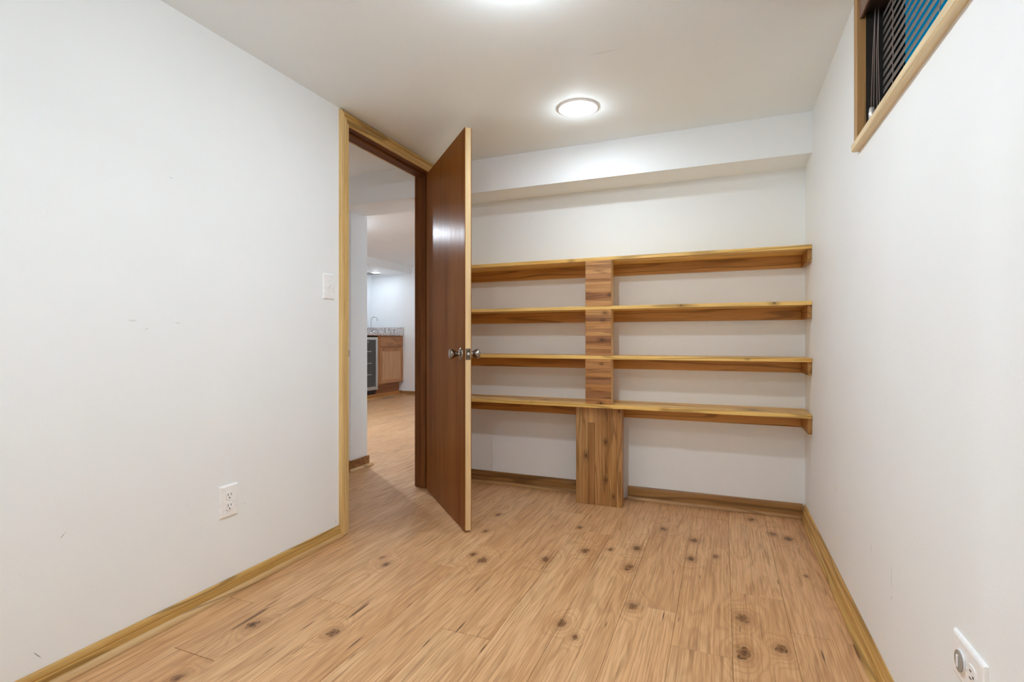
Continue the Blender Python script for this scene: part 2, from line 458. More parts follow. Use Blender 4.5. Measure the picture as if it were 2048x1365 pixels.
floor = struct('floor', sub, M['subfloor'], 'knotty honey coloured plank floor running through the doorway')
PITCH, LEN = 0.1817, 1.29
ENDS = {0: 1.94, 1: 2.168, 2: 1.715, 3: 1.926, 4: 1.37, 5: 2.572, 6: 1.525, 7: 2.20, 8: 1.952, 9: 1.523, 10: 1.110}
def plank(x0, x1, y0, y1):
    bm = bmesh.new()
    g, b, d = 0.00035, 0.0011, 0.0011
    x0 += g; x1 -= g; y0 += g*2.6; y1 -= g*2.6
    def ring(i, z): return [bm.verts.new(p) for p in ((x0+i, y0+i, z), (x1-i, y0+i, z), (x1-i, y1-i, z), (x0+i, y1-i, z))]
    A, Bq, T = ring(0, -0.008), ring(0, -d), ring(b, 0.0)
    for P, Q in ((A, Bq), (Bq, T)):
        for k in range(4): bm.faces.new((P[k], P[(k+1) % 4], Q[(k+1) % 4], Q[k]))
    bm.faces.new(T)
    return bm
row = 0
xr = 0.210 + PITCH
while xr > HX0:
    x0 = xr - PITCH
    in_room = x0 > XL - 0.2
    ye = ENDS.get(row, random.uniform(0, LEN))
    ylo, yhi = (YR, YB) if in_room else (1.2, HY1)
    if in_room and x0 < XL: ylo, yhi = YR, HY1
    y = ye
    while y > ylo: y -= LEN
    while y < yhi:
        a, b = max(y, ylo), min(y+LEN, yhi)
        if b-a > 0.02:
            obj('floor_plank', plank(max(x0, HX0), min(xr, XR), a, b), M['floor'], floor)
        y += LEN
    xr = x0
    row += 1

# ------------------------------------------------------------------ walls and ceilings
DY0, DY1, DZ = 2.100, 2.915, 2.047        # clear door opening between the jambs
T = 0.02                                  # jamb thickness
def wall_with_hole(x0, x1, ya, yb, za, zb, h0, h1, hz0, hz1):
    bm = bmesh.new()
    box(bm, x0, x1, ya, h0, za, zb); box(bm, x0, x1, h1, yb, za, zb)
    if hz1 < zb: box(bm, x0, x1, h0, h1, hz1, zb)
    if hz0 > za: box(bm, x0, x1, h0, h1, za, hz0)
    return bm
struct('wall_left', wall_with_hole(XH, XL, YR, YB, 0, H, DY0-T, DY1+T, 0, DZ+T), M['wall_l'], 'scuffed white wall with the open doorway')
WY0, WY1, WZ0, WZ1 = 0.95, 1.956, 1.608, H - 0.012
struct('wall_right', wall_with_hole(XR, XR+0.112, YR, YB, 0, H, WY0, WY1, WZ0, WZ1), M['wall_r'], 'white wall with the high window')
struct('wall_back', nb(XH, XR+0.24, YB, YB+0.12, 0, HZ), M['wall'], 'white wall behind the shelves')
struct('wall_rear', nb(XH, XR+0.24, YR-0.1, YR, 0, H), M['wall'], 'white wall behind the viewer')
struct('ceiling', nb(XH, XR+0.24, YR-0.1, YB, H, H+0.1), M['ceil'], 'flat white ceiling')
struct('ceiling_bulkhead', nb(XL, XR, YF, YB, ZS, H), M['wall'], 'boxed white bulkhead along the top of the shelf wall')
# beyond the doorway
struct('wall_hall_left', nb(HX0-0.1, HX0, 1.1, HY1, 0, HZ), M['hall'])
struct('wall_hall_far', nb(HX0-0.1, XH+0.2, HY1, HY1+0.1, 0, HZ), M['hall'])
struct('wall_hall_right', nb(XH, XH+0.1, YB+0.12, HY1, 0, HZ), M['hall'])
struct('wall_hall_near', nb(HX0-0.1, XH, 1.6, 1.7, 0, HZ), M['hall'])  # unseen wall, set closer in so it bounces more light around the hall front
struct('ceiling_hall', nb(HX0-0.1, XH, 1.1, 2.925, H, HZ+0.1), M['ceil'])
struct('ceiling_hall_far', nb(HX0-0.1, XH+0.2, 3.23, HY1+0.1, HZ, HZ+0.1), M['hall'])
struct('ceiling_beam', nb(HX0, XH, 2.925, 3.23, 1.915, HZ), M['hall'], 'white boxed beam beyond the doorway')
struct('ceiling_bar_bulkhead', nb(HX0, -5.06, 3.9, HY1, 2.125, HZ), M['hall'], 'white lowered ceiling above the wet bar')
COLX, CY0, CY1 = -2.535, 3.075, 3.262
struct('wall_column', nb(-2.95, COLX, CY0, CY1, 0, 1.915), M['hall'], 'boxed white column under the beam beyond the doorway')

# ------------------------------------------------------------------ baseboards
def base_profile(hgt, th): return [(0, 0), (th, 0), (th, hgt*0.60), (th*0.72, hgt*0.615), (th*0.74, hgt*0.64), (th*0.86, hgt*0.70), (th*0.80, hgt*0.82), (th*0.62, hgt*0.93), (th*0.36, hgt), (0, hgt)]
def shoe_profile(th, d, hh):
    return [(th, 0.001)] + [(th + d*math.cos(a), 0.001 + hh*math.sin(a)) for a in [k*math.pi/2/6 for k in range(7)]]
def run_base(name, label, side, a0, a1, hgt, mats, parts=None, col=None):
    t = thing(name, label, None, kind='structure')
    for (p0, p1) in (parts or [(a0, a1)]):
        for nm, prof, mt in (('board', base_profile(hgt, 0.012), mats[0]), ('shoe_moulding', shoe_profile(0.012, 0.014, 0.019), mats[1])):
            bm = bmesh.new()
            if side == 'left': prism(bm, [(XL+u, v) for u, v in prof], 'Y', p0, p1)
            elif side == 'right': prism(bm, [(XR-u, v) for u, v in prof], 'Y', p0, p1)
            elif side == 'back': prism(bm, [(YB-u, v) for u, v in prof], 'X', p0, p1)
            elif side == 'far': prism(bm, [(HY1-u, v) for u, v in prof], 'X', p0, p1)
            obj(nm, bm, mt, t, color=col)
    return t
run_base('baseboard_left', 'honey wood baseboard with pale shoe moulding under the scuffed wall', 'left', YR, 2.036, 0.060, (M['trim'], M['shoe']), col=(0.90, 0.88, 0.84))
run_base('baseboard_right', 'honey wood baseboard along the window wall', 'right', YR, YB-0.012, 0.082, (M['trim'], M['trim']))
run_base('baseboard_back', 'brown wood baseboard under the shelves', 'back', 0, 0, 0.080, (M['base_x'], M['shoe_x']), parts=[(XL+0.012, -0.812), (-0.537, XR-0.0125)])
run_base('baseboard_hall_far', None, 'far', -5.26, XH, 0.065, (M['base_x'], M['shoe_x']))
bc = thing('baseboard_column', 'short wooden baseboard around the column beyond the doorway', None, kind='structure')
bb = bmesh.new()
box(bb, COLX, COLX+0.013, CY0-0.013, CY1+0.013, 0, 0.082, 0.002); obj('board', bb, M['base_x'], bc, color=(0.95, 0.8, 0.75))
obj('board', nb(-2.95, COLX, CY0-0.013, CY0, 0, 0.082, bev=0.002), M['base_x'], bc, color=(0.95, 0.8, 0.75))
bb = prism(bmesh.new(), [(COLX+u, v) for u, v in shoe_profile(0.013, 0.016, 0.022)], 'Y', CY0-0.029, CY1+0.045); obj('shoe_moulding', bb, M['shoe'], bc)

# ------------------------------------------------------------------ door frame
tr = thing('trim_1', 'honey coloured door casing with dark stained jambs', None, kind='structure')
def casing_profile(wd, th):      # u: across from the opening outward, v: proud of the wall
    return [(0, 0), (0, th*0.55), (0.003, th*0.66), (wd*0.20, th*0.72), (wd*0.22, th*0.52), (wd*0.26, th*0.52), (wd*0.29, th*0.78), (wd*0.60, th*0.96), (wd*0.62, th*0.70), (wd*0.66, th*0.70), (wd*0.69, th), (wd*0.92, th), (wd, th*0.80), (wd, 0)]
CW, CT = 0.0625, 0.016
cp = casing_profile(CW, CT)
CI0, CI1, CZ = DY0-0.001, DY1+0.005, DZ+0.002
bm = bmesh.new()      # left upright, mitred at the top
prism(bm, [(XL+v, CI0-u) for u, v in cp], 'Z', 0.004, CZ + CI0, m1=-1.0, mi=1); obj('casing', bm, M['trim_z'], tr)
bm = bmesh.new()
prism(bm, [(XL+v, CI1+u) for u, v in cp], 'Z', 0.004, CZ - CI1, m1=1.0, mi=1); obj('casing', bm, M['trim_z'], tr)
bm = bmesh.new()
prism(bm, [(XL+v, CZ+u) for u, v in cp], 'Y', CI0 + CZ, CI1 - CZ, m0=-1.0, m1=1.0, mi=1); obj('head_casing', bm, M['trim'], tr)
# same casing on the hall side
obj('casing', nb(XH-0.014, XH, CI0-CW, CI0, 0.004, CZ+CW), M['trim_z'], tr)
obj('casing', nb(XH-0.014, XH, CI1, CI1+CW, 0.004, CZ+CW), M['jamb'], tr)
obj('head_casing', nb(XH-0.014, XH, CI0, CI1, CZ, CZ+CW), M['trim'], tr)
obj('jamb', nb(XH, XL, DY0-T, DY0, 0, DZ), M['jamb'], tr)
obj('jamb', nb(XH, XL, DY1, DY1+T, 0.004, DZ), M['jamb'], tr)
obj('head_jamb', nb(XH, XL, DY0-T, DY1+T, DZ, DZ+T), M['jamb_y'], tr)
ST0, ST1 = XL-0.078, XL-0.040
obj('stop', nb(ST0, ST1, DY0, DY0+0.011, 0.004, DZ, bev=0.002), M['jamb'], tr)
obj('stop', nb(ST0, ST1, DY1-0.011, DY1, 0.004, DZ, bev=0.002), M['jamb'], tr)
obj('head_stop', nb(ST0, ST1, DY0+0.011, DY1-0.011, DZ-0.011, DZ, bev=0.002), M['jamb_y'], tr)
obj('strike_plate', nb(XL-0.035, XL-0.003, DY0-0.0005, DY0+0.0015, 0.875, 0.932), M['brass_dark'], tr)
obj('strike_lip', nb(XL-0.006, XL+0.010, DY0-0.002, DY0+0.0012, 0.888, 0.920), M['brass_dark'], tr)

# ------------------------------------------------------------------ door leaf, ajar
DW, DH, DT = 0.808, 2.030, 0.035
pin = Vector((XL+0.005, DY1-0.001, 0.0))
ang = math.radians(45.2)
door = thing('door_1', 'dark red-brown flush door standing half open into the room', 'door', tuple(pin), kind='structure')
door.rotation_euler = (0, 0, ang)
door['_o'] = (0, 0, 0)
# local frame: closed door runs along -Y, room face at x=-0.005
def dl(x0, x1, y0, y1, z0, z1, **k): return nb(x0, x1, y0, y1, z0, z1, **k)
xa, xb = -0.005-DT, -0.005
y_free = -(DW+0.003)
obj('core', dl(xa+0.0032, xb-0.0032, y_free, -0.003, 0.012, 0.012+DH), M['edge_z'], door, label='pale raw wood edge')
obj('hall_face', dl(xa, xa+0.0032, y_free, -0.003, 0.012, 0.012+DH), M['door'], door)
obj('room_face', dl(xb-0.0032, xb, y_free, -0.003, 0.012, 0.012+DH), M['door'], door)
ky, kz = y_free+0.062, 0.900
def knob(sgn, x):
    k = obj('knob', lathe(bmesh.new(), [(0.0, 0.064), (0.010, 0.064), (0.020, 0.0625), (0.0245, 0.060), (0.0262, 0.056), (0.0262, 0.052), (0.0235, 0.044), (0.0185, 0.034), (0.0130, 0.026), (0.0105, 0.020), (0.0112, 0.014), (0.015, 0.010)], (x, ky, kz), (sgn, 0, 0), 32), M['nickel'], door)
    obj('rose', lathe(bmesh.new(), [(0.0, 0.011), (0.014, 0.011), (0.020, 0.0095), (0.028, 0.006), (0.0315, 0.003), (0.0325, 0.0)], (x, ky, kz), (sgn, 0, 0), 32), M['nickel'], k)
knob(-1, xa); knob(1, xb)
xm = (xa+xb)/2
lp = obj('latch_plate', dl(xm-0.0125, xm+0.0125, y_free-0.0012, y_free+0.001, kz-0.0285, kz+0.0285, bev=0.0006), M['brass_dark'], door)
bm = lathe(bmesh.new(), [(0.0, 0.0115), (0.006, 0.011), (0.0085, 0.008), (0.009, 0.0)], (xm, y_free, kz), (0, -1, 0), 20)
obj('latch_bolt', bm, M['steel'], lp)
for dz in (-0.0215, 0.0215):
    obj('screw', lathe(bmesh.new(), [(0, 0.0022), (0.003, 0.002), (0.0042, 0.001), (0.0042, 0)], (xm, y_free, kz+dz), (0, -1, 0), 14), M['nickel'], lp)
for hz in (0.22, 1.02, 1.82):
    hg = obj('hinge', lathe(bmesh.new(), [(0, 0.0), (0.0055, 0.0), (0.0055, 0.09), (0, 0.09)], (0.001, 0.0, hz), (0, 0, 1), 14), M['brass_dark'], door)
    obj('hinge_leaf', dl(xa+0.004, xb-0.001, -0.0030, -0.0015, hz, hz+0.09), M['brass_dark'], hg)

# ------------------------------------------------------------------ wall shelves
SY = 2.955
TOPS = [1.4505, 1.1675, 0.8800, 0.5985]
TH = 0.0200
shelf = thing('wall_shelves', 'honey wood wall shelving of four long boards on a laminated centre post', 'shelves', (-0.66, 3.1, 0))
for i, zt in enumerate(TOPS):
    fr = (2.958, 2.955, 2.950, 2.944)[i]
    bm = nb(XL+0.001, XR-0.0012, fr, YB-0.0002, zt-TH, zt, bev=0.0012)
    obj('shelf_board', bm, M['shelf'], shelf, color=((1, 1, 1), (1, 1, 1), (1, 0.98, 0.94), (0.98, 0.96, 0.92))[i])
    ch = 0.066 if i < 3 else 0.080
    # the cleat is cut around nothing: one length each side of the post line
    obj('back_cleat', nb(XL+0.001, XR-0.0195, YB-0.018, YB-0.0002, zt-TH-ch, zt-TH-0.0004, bev=0.001), M['cleat'], shelf)
    bm = bmesh.new()
    prism(bm, [(fr+0.014, zt-TH-0.0004), (YB-0.0002, zt-TH-0.0004), (YB-0.0002, zt-TH-ch), (fr+0.014, zt-TH-ch)], 'X', XR-0.0190, XR-0.0012)
    obj('side_cleat', bm, M['cleat_y'], shelf)
BX0, BX1, BY0, BY1 = -0.742, -0.5905, 2.952, 3.018
STAVES = [
    (TOPS[0]-TH, TOPS[1], [88, 122, 150, 194, 262, 312, 352, 412, 462],
     [(1.12, 1.02, .92), (.98, .86, .78), (1.15, 1.08, 1.0), (.86, .70, .62), (1.1, 1.0, .9), (.98, .84, .72), (.74, .56, .50), (1.18, 1.1, 1.0)]),
    (TOPS[1]-TH, TOPS[2], [500, 546, 596, 655, 680, 712, 766, 822, 872],
     [(1.0, .86, .66), (.72, .56, .46), (1.06, .90, .70), (.74, .56, .48), (1.02, .86, .66), (.66, .50, .44), (.98, .82, .64), (.84, .66, .54)]),
    (TOPS[2]-TH, TOPS[3], [910, 952, 1010, 1062, 1118, 1182, 1234, 1282],
     [(.98, .78, .56), (.84, .64, .48), (1.0, .80, .58), (.64, .48, .40), (.92, .72, .52), (.62, .46, .38), (.96, .76, .56)]),
]
for z1, z0, ys, cols in STAVES:
    up = obj('upright', nb(BX0+0.002, BX1, BY0+0.010, BY1, z0+0.0002, z1-0.0002, bev=0.0012), M['trim_z'], shelf, color=(0.88, 0.82, 0.78))
    n = len(ys)-1
    for k in range(n):
        za = z1 - (ys[k]-ys[0])/(ys[-1]-ys[0])*(z1-z0); zb = z1 - (ys[k+1]-ys[0])/(ys[-1]-ys[0])*(z1-z0)
        obj('stave', nb(BX0, BX1-0.002, BY0, BY0+0.012, zb+0.0003, za-0.0003, bev=0.0006), M['stave_x'], up, color=cols[k])
PX0, PX1, PY0, PY1 = -0.811, -0.5385, 3.000, 3.055
zt = TOPS[3]-TH
post = obj('post', nb(PX0+0.002, PX1, PY0+0.012, PY1, 0.0, zt-0.0002, bev=0.0015), M['stave_z'], shelf, color=(0.92, 0.85, 0.78))
def pz(v): return zt*(1-(v-195)/(1215-195))
cols_x = [1170, 1234, 1298, 1368, 1440, 1500, 1538, 1590, 1645]
splits = {0: [], 1: [775], 2: [362], 3: [], 4: [], 5: [], 6: [], 7: [850]}
tn = {0: [(1.0, .90, .80)], 1: [(.98, .86, .72), (.88, .74, .60)], 2: [(1.3, 1.24, 1.14), (.78, .62, .50)], 3: [(.98, .84, .70)], 4: [(.94, .80, .66)], 5: [(1.16, 1.04, .88)], 6: [(.92, .78, .62)], 7: [(.96, .82, .68), (1.06, .92, .76)]}
for k in range(8):
    xa_ = PX0 + (cols_x[k]-1170)/(1645-1170)*(PX1-PX0); xb_ = PX0 + (cols_x[k+1]-1170)/(1645-1170)*(PX1-PX0)
    zs_ = [zt-0.0003] + [pz(v) for v in splits[k]] + [0.0]
    for j in range(len(zs_)-1):
        obj('stave', nb(xa_+0.0003, xb_-0.0003, PY0, PY0+0.014, zs_[j+1]+0.0002, zs_[j]-0.0002, bev=0.0006), M['stave_z'], post, color=tn[k][j])

# ------------------------------------------------------------------ switch and outlets
def plate_bm(u0, u1, v0, v1, th, put):
    """bevelled cover plate; put maps (u, v, w) to world"""
    bm = bmesh.new()
    e = 0.006
    def ring(i, wv): return [bm.verts.new(put(a, b, wv)) for a, b in ((u0+i, v0+i), (u1-i, v0+i), (u1-i, v1-i), (u0+i, v1-i))]
    R = [ring(0, 0), ring(0, th*0.35), ring(e*0.35, th*0.75), ring(e, th)]
    for P, Q in zip(R, R[1:]):
        for k in range(4): bm.faces.new((P[k], P[(k+1) % 4], Q[(k+1) % 4], Q[k]))
    bm.faces.new(R[-1]); bm.faces.new(R[0][::-1])
    bmesh.ops.recalc_face_normals(bm, faces=bm.faces)
    return bm
def slab(put, u0, u1, v0, v1, w0, w1, bev=0.0):
    bm = bmesh.new()
    P = [[bm.verts.new(put(a, b, ww)) for a, b in ((u0, v0), (u1, v0), (u1, v1), (u0, v1))] for ww in (w0, w1)]
    for k in range(4): bm.faces.new((P[0][k], P[0][(k+1) % 4], P[1][(k+1) % 4], P[1][k]))
    bm.faces.new(P[0][::-1]); bm.faces.new(P[1])
    bmesh.ops.recalc_face_normals(bm, faces=bm.faces)
    if bev: bmesh.ops.bevel(bm, geom=list(bm.edges), offset=bev, segments=2, affect='EDGES')
    return bm
def rounded(put, cu, cv, rw, rh, w0, w1, n=24, ex=2.6):
    bm = bmesh.new()
    def sup(a): 
        ca, sa = math.cos(a), math.sin(a)
        return (cu + rw*math.copysign(abs(ca)**(2/ex), ca), cv + rh*math.copysign(abs(sa)**(2/ex), sa))
    P = [[bm.verts.new(put(*sup(2*math.pi*k/n), ww)) for k in range(n)] for ww in (w0, w1)]
    for k in range(n): bm.faces.new((P[0][k], P[0][(k+1) % n], P[1][(k+1) % n], P[1][k]))
    bm.faces.new(P[0][::-1]); bm.faces.new(P[1])
    bmesh.ops.recalc_face_normals(bm, faces=bm.faces)
    return bm
# light switch
put = lambda u, v, wv: (XL+wv, 1.9625+u, 1.2290+v)
sw = thing('light_switch', 'white toggle light switch plate beside the door casing', 'light switch', (XL, 1.9625, 1.229))
pl = obj('plate', plate_bm(-0.0375, 0.0375, -0.0615, 0.0615, 0.006, put), M['plastic'], sw)
obj('toggle_slot', slab(put, -0.0055, 0.0055, -0.012, 0.012, 0.0055, 0.0066), M['trim_white'], pl)
bm = bmesh.new()
tg_p = [(-0.0042, -0.004), (0.0042, -0.004), (0.0042, 0.006), (-0.0042, 0.006)]
A = [bm.verts.new(put(u, v, 0.005)) for u, v in tg_p]
Bt = [bm.verts.new(put(u*0.8, 0.012+v*0.55, 0.019)) for u, v in tg_p]
for k in range(4): bm.faces.new((A[k], A[(k+1) % 4], Bt[(k+1) % 4], Bt[k]))
bm.faces.new(A[::-1]); bm.faces.new(Bt); bmesh.ops.recalc_face_normals(bm, faces=bm.faces)
obj('toggle', bm, M['plastic'], sw)
for dv in (-0.030, 0.030): obj('screw', rounded(put, 0, dv, 0.0028, 0.0028, 0.0055, 0.0068, 12, 2), M['trim_white'], pl)
# duplex outlet, upright, on the left wall
put2 = lambda u, v, wv: (XL+wv, 1.4205+u, 0.3575+v)
ot = thing('wall_outlet', 'white duplex outlet low on the scuffed left wall', 'outlet', (XL, 1.4205, 0.3575))
pl = obj('plate', plate_bm(-0.040, 0.040, -0.0615, 0.0615, 0.0065, put2), M['plastic'], ot)
for dv in (0.0205, -0.0205):
    rc = obj('receptacle', rounded(put2, 0.001, dv, 0.0172, 0.0148, 0.005, 0.0082, 28, 3.2), M['plastic'], ot)
    for du, hh in ((-0.0066, 0.0048), (0.0066, 0.0040)):
        obj('slot', slab(put2, du-0.0012, du+0.0012, dv+0.0025-hh+0.002, dv+0.0025+hh+0.002, 0.0070, 0.00835), M['slot'], rc)
    obj('ground_hole', rounded(put2, 0.0, dv-0.0078, 0.0026, 0.0026, 0.0070, 0.00835, 14, 2), M['slot'], rc)
obj('screw', rounded(put2, 0, 0, 0.003, 0.003, 0.0055, 0.0078, 12, 2), M['trim_white'], pl)
# duplex outlet lying sideways on the right wall, one half covered by a clear cap
put3 = lambda u, v, wv: (XR-wv, 1.172-u, 0.3810+v)
ot = thing('wall_outlet', 'white sideways outlet with a clear safety cap low on the window wall', 'outlet', (XR, 1.172, 0.381))
pl = obj('plate', plate_bm(-0.0655, 0.0655, -0.042, 0.042, 0.0065, put3), M['plastic'], ot)
for du in (-0.0225, 0.0205):
    rc = obj('receptacle', rounded(put3, du, 0.0, 0.0150, 0.0172, 0.005, 0.0082, 28, 3.2), M['plastic'], ot)
    if du > 0:
        for dv, hh in ((-0.0066, 0.0048), (0.0066, 0.0040)):
            obj('slot', slab(put3, du-0.0025-hh, du-0.0025+hh, dv-0.0012, dv+0.0012, 0.0070, 0.0084), M['slot'], rc)
        obj('ground_hole', rounded(put3, du+0.0085, 0.0, 0.0026, 0.0026, 0.0070, 0.0084, 14, 2), M['slot'], rc)
cap = obj('safety_cap', rounded(put3, -0.0225, 0.0, 0.0170, 0.0190, 0.0083, 0.0120, 32, 2.0), M['clear_cap'], ot)
obj('cap_rim', rounded(put3, -0.0225, 0.0, 0.0185, 0.0205, 0.0082, 0.0096, 32, 2.0), M['plastic'], cap)
obj('cap_grip', slab(put3, -0.0255, -0.0195, -0.011, 0.011, 0.0119, 0.0145, 0.0006), M['plastic'], cap)
obj('screw', rounded(put3, 0, 0, 0.003, 0.003, 0.0055, 0.0078, 12, 2), M['trim_white'], pl)

# ------------------------------------------------------------------ window and blind on the right wall
win = thing('window_1', 'high pine framed window with a dark frame and blue panes', None, kind='structure')
WX = XR + 0.0
obj('jamb', nb(XR-0.016, XR+0.0095, WY1-0.0045, WY1+0.036, 1.6171, H-0.002, bev=0.001), M['cas_win'], win)          # far upright
obj('jamb', nb(XR-0.016, XR+0.0065, WY0-0.036, WY0+0.0045, 1.6171, H-0.002, bev=0.001), M['cas_win'], win)
obj('head_casing', nb(XR-0.016, XR+0.0065, WY0, WY1, H-0.014, H-0.002), M['trim'], win)
obj('sill', nb(XR-0.022, XR+0.020, WY0-0.05, WY1+0.046, 1.590, 1.617, bev=0.004), M['sill'], win)
# dark inner lining and sash
obj('lining', nb(XR+0.007, XR+0.112, WY1-0.004, WY1, WZ0, WZ1), M['frame_dark'], win)
obj('lining', nb(XR+0.007, XR+0.112, WY0, WY0+0.004, WZ0, WZ1), M['frame_dark'], win)
obj('lining', nb(XR+0.007, XR+0.112, WY0, WY1, WZ0, WZ0+0.008), M['frame_dark'], win)
obj('lining', nb(XR+0.007, XR+0.112, WY0, WY1, WZ1-0.008, WZ1), M['frame_dark'], win)
SX0, SX1 = XR+0.079, XR+0.105
for a, b, z0, z1 in ((WY1-0.036, WY1-0.004, WZ0+0.008, WZ1-0.008), (WY0+0.004, WY0+0.036, WZ0+0.008, WZ1-0.008), (WY0+0.036, WY1-0.036, WZ0+0.008, WZ0+0.045), (WY0+0.036, WY1-0.036, WZ1-0.05, WZ1-0.008), ((WY0+WY1)/2-0.02, (WY0+WY1)/2+0.02, WZ0+0.045, WZ1-0.05)):
    obj('sash_bar', nb(SX0, SX1, a, b, z0, z1), M['frame_dark'], win)
for a, b in ((WY0+0.036, (WY0+WY1)/2-0.02), ((WY0+WY1)/2+0.02, WY1-0.036)):
    obj('pane', nb(SX0+0.012, SX0+0.016, a, b, WZ0+0.045, WZ1-0.05), M['glass'], win)
bl = thing('window_blind', 'dark slatted venetian blind with cords in the high window', 'blind', (XR+0.06, (WY0+WY1)/2, WZ0))
BYA, BYB = WY0+0.012, WY1-0.022
bx = XR + 0.053
hr = obj('headrail', nb(XR+0.004, bx+0.018, BYA, BYB+0.006, 2.012, WZ1-0.009), M['rail'], bl)
obj('valance', nb(XR-0.010, XR-0.002, BYA-0.006, WY1-0.006, 1.998, WZ1-0.004, bev=0.002), M['rail_face'], bl)
obj('valance_lining', nb(XR-0.002, XR+0.004, BYA-0.006, WY1-0.006, 2.000, WZ1-0.004), M['rail'], bl)
SP, SWD, tilt = 0.0265, 0.0250, math.radians(76)
zs0 = WZ0 + 0.040
k = 0
slat_me = None
while zs0 + k*SP < 2.000:
    z = zs0 + k*SP
    bm = bmesh.new()
    n = 6
    top, bot = [], []
    for j in range(n+1):
        q = (j/n-0.5)*SWD
        arch = 0.0022*(1-(2*j/n-1)**2)
        x_, z_ = q*math.cos(tilt)-arch*math.sin(tilt), q*math.sin(tilt)+arch*math.cos(tilt)
        top.append((bx+x_, z+z_+0.0005)); bot.append((bx+x_, z+z_-0.0005))
    prism(bm, top+bot[::-1], 'Y', BYA, BYB)
    obj('slat', bm, M['slat'], bl)
    k += 1
obj('bottom_rail', nb(bx-0.014, bx+0.014, BYA, BYB, WZ0+0.010, WZ0+0.024, bev=0.002), M['slat'], bl)
for yy in (1.797, (BYA+BYB)/2, BYA+0.13):
    for xx in (bx-0.0125, bx+0.0125):
        pts = [(xx + 0.0012*math.sin(q*1.9), yy + 0.0014*math.cos(q*1.9), WZ0+0.02 + (2.012-WZ0-0.02)*q/24) for q in range(25)]
        obj('ladder_cord', tube(bmesh.new(), pts, 0.0010, 6), M['cord'], bl)
cx0, cy0 = XR+0.024, 1.918
for q, (xo, yb, zb) in enumerate(((-0.007, 0.010, 1.702), (-0.001, 0.006, 1.702), (0.007, -0.002, 1.62), (0.013, -0.006, 1.62))):
    pts = [(cx0+0.002+(0.009 if q > 1 else 0.0), cy0, 2.0119), (cx0+0.001+xo*0.6, cy0+yb*0.5, 1.87), (cx0+xo, cy0+yb, zb)]
    obj('lift_cord', tube(bmesh.new(), pts, 0.0010, 6), M['cord'], bl)
obj('tassel', lathe(bmesh.new(), [(0, 0), (0.0075, 0.0), (0.0088, 0.004), (0.0082, 0.030), (0.0065, 0.037), (0.0030, 0.039), (0, 0.039)], (cx0-0.005, cy0+0.009, 1.665), (0, 0, 1), 18), M['tassel'], bl)

# ------------------------------------------------------------------ ceiling lamps
def lamp(name, label, x, y, z, lens_mat, proud=True, group=None, r=0.103, rl=0.052, watts=ROOM_LAMP, tint=ROOM_TINT, spread=180, wide=0.11):
    t = thing(name, label, 'ceiling light', (x, y, z), group)
    bm = lathe(bmesh.new(), [(r, -0.0005), (r, 0.0035), (r-0.006, 0.0065), (r-0.017, 0.0075), (r-0.021, 0.0045), (r-0.034, 0.0030), (rl+0.006, 0.0040), (rl, 0.0060), (rl-0.004, 0.0)], (x, y, z), (0, 0, -1), 48)
    obj('trim_ring', bm, M['trim_white'], t)
    if proud:
        bm = lathe(bmesh.new(), [(rl, 0.0035), (rl, 0.007), (rl*0.96, 0.012), (rl*0.80, 0.0175), (rl*0.5, 0.021), (rl*0.2, 0.0222), (0.0, 0.0224)], (x, y, z), (0, 0, -1), 32)
    else:
        bm = lathe(bmesh.new(), [(rl, 0.001), (rl*0.8, 0.0035), (rl*0.4, 0.005), (0, 0.0055)], (x, y, z), (0, 0, -1), 32)
    obj('lens', bm, lens_mat, t)
    ld = bpy.data.lights.new('bulb', 'AREA')
    ld.shape = 'DISK'; ld.size = rl*1.5; ld.energy = watts*(1-wide); ld.color = tint; ld.spread = math.radians(spread)
    lo = bpy.data.objects.new('bulb', ld)
    C.objects.link(lo); lo.parent = t; lo.location = (0, 0, -0.026)
    if wide:
        lp_ = bpy.data.lights.new('bulb_glow', 'POINT')
        lp_.shadow_soft_size = 0.026; lp_.energy = watts*wide; lp_.color = tint
        lo = bpy.data.objects.new('bulb_glow', lp_)
        C.objects.link(lo); lo.parent = t; lo.location = (0, 0, -0.052)
    return t
lamp('recessed_light', 'round lit ceiling light in front of the shelf bulkhead', -0.661, 2.483, H, M['room_lens'], watts=ROOM_LAMP*0.40, wide=0.2)
lamp('recessed_light', 'round lit ceiling light just above the top of the view', -0.58, 1.42, H, M['room_lens'], wide=0.42)
lamp('recessed_light', 'round lit ceiling light overhead, nearest the viewer', -0.58, 0.41, H, M['room_lens'], spread=140, wide=0.6, watts=ROOM_LAMP*0.85)
lamp('recessed_light', 'round lit ceiling light over the sink of the wet bar', -5.50, 7.30, 2.125, M['hall_lens'], rl=0.05, watts=HALL_LAMP*0.042, tint=HALL_TINT)
lamp('recessed_light', 'round lit ceiling light in the room beyond the doorway', -4.0, 4.35, HZ, M['hall_lens'], rl=0.06, watts=HALL_LAMP, tint=HALL_TINT, wide=0.6)

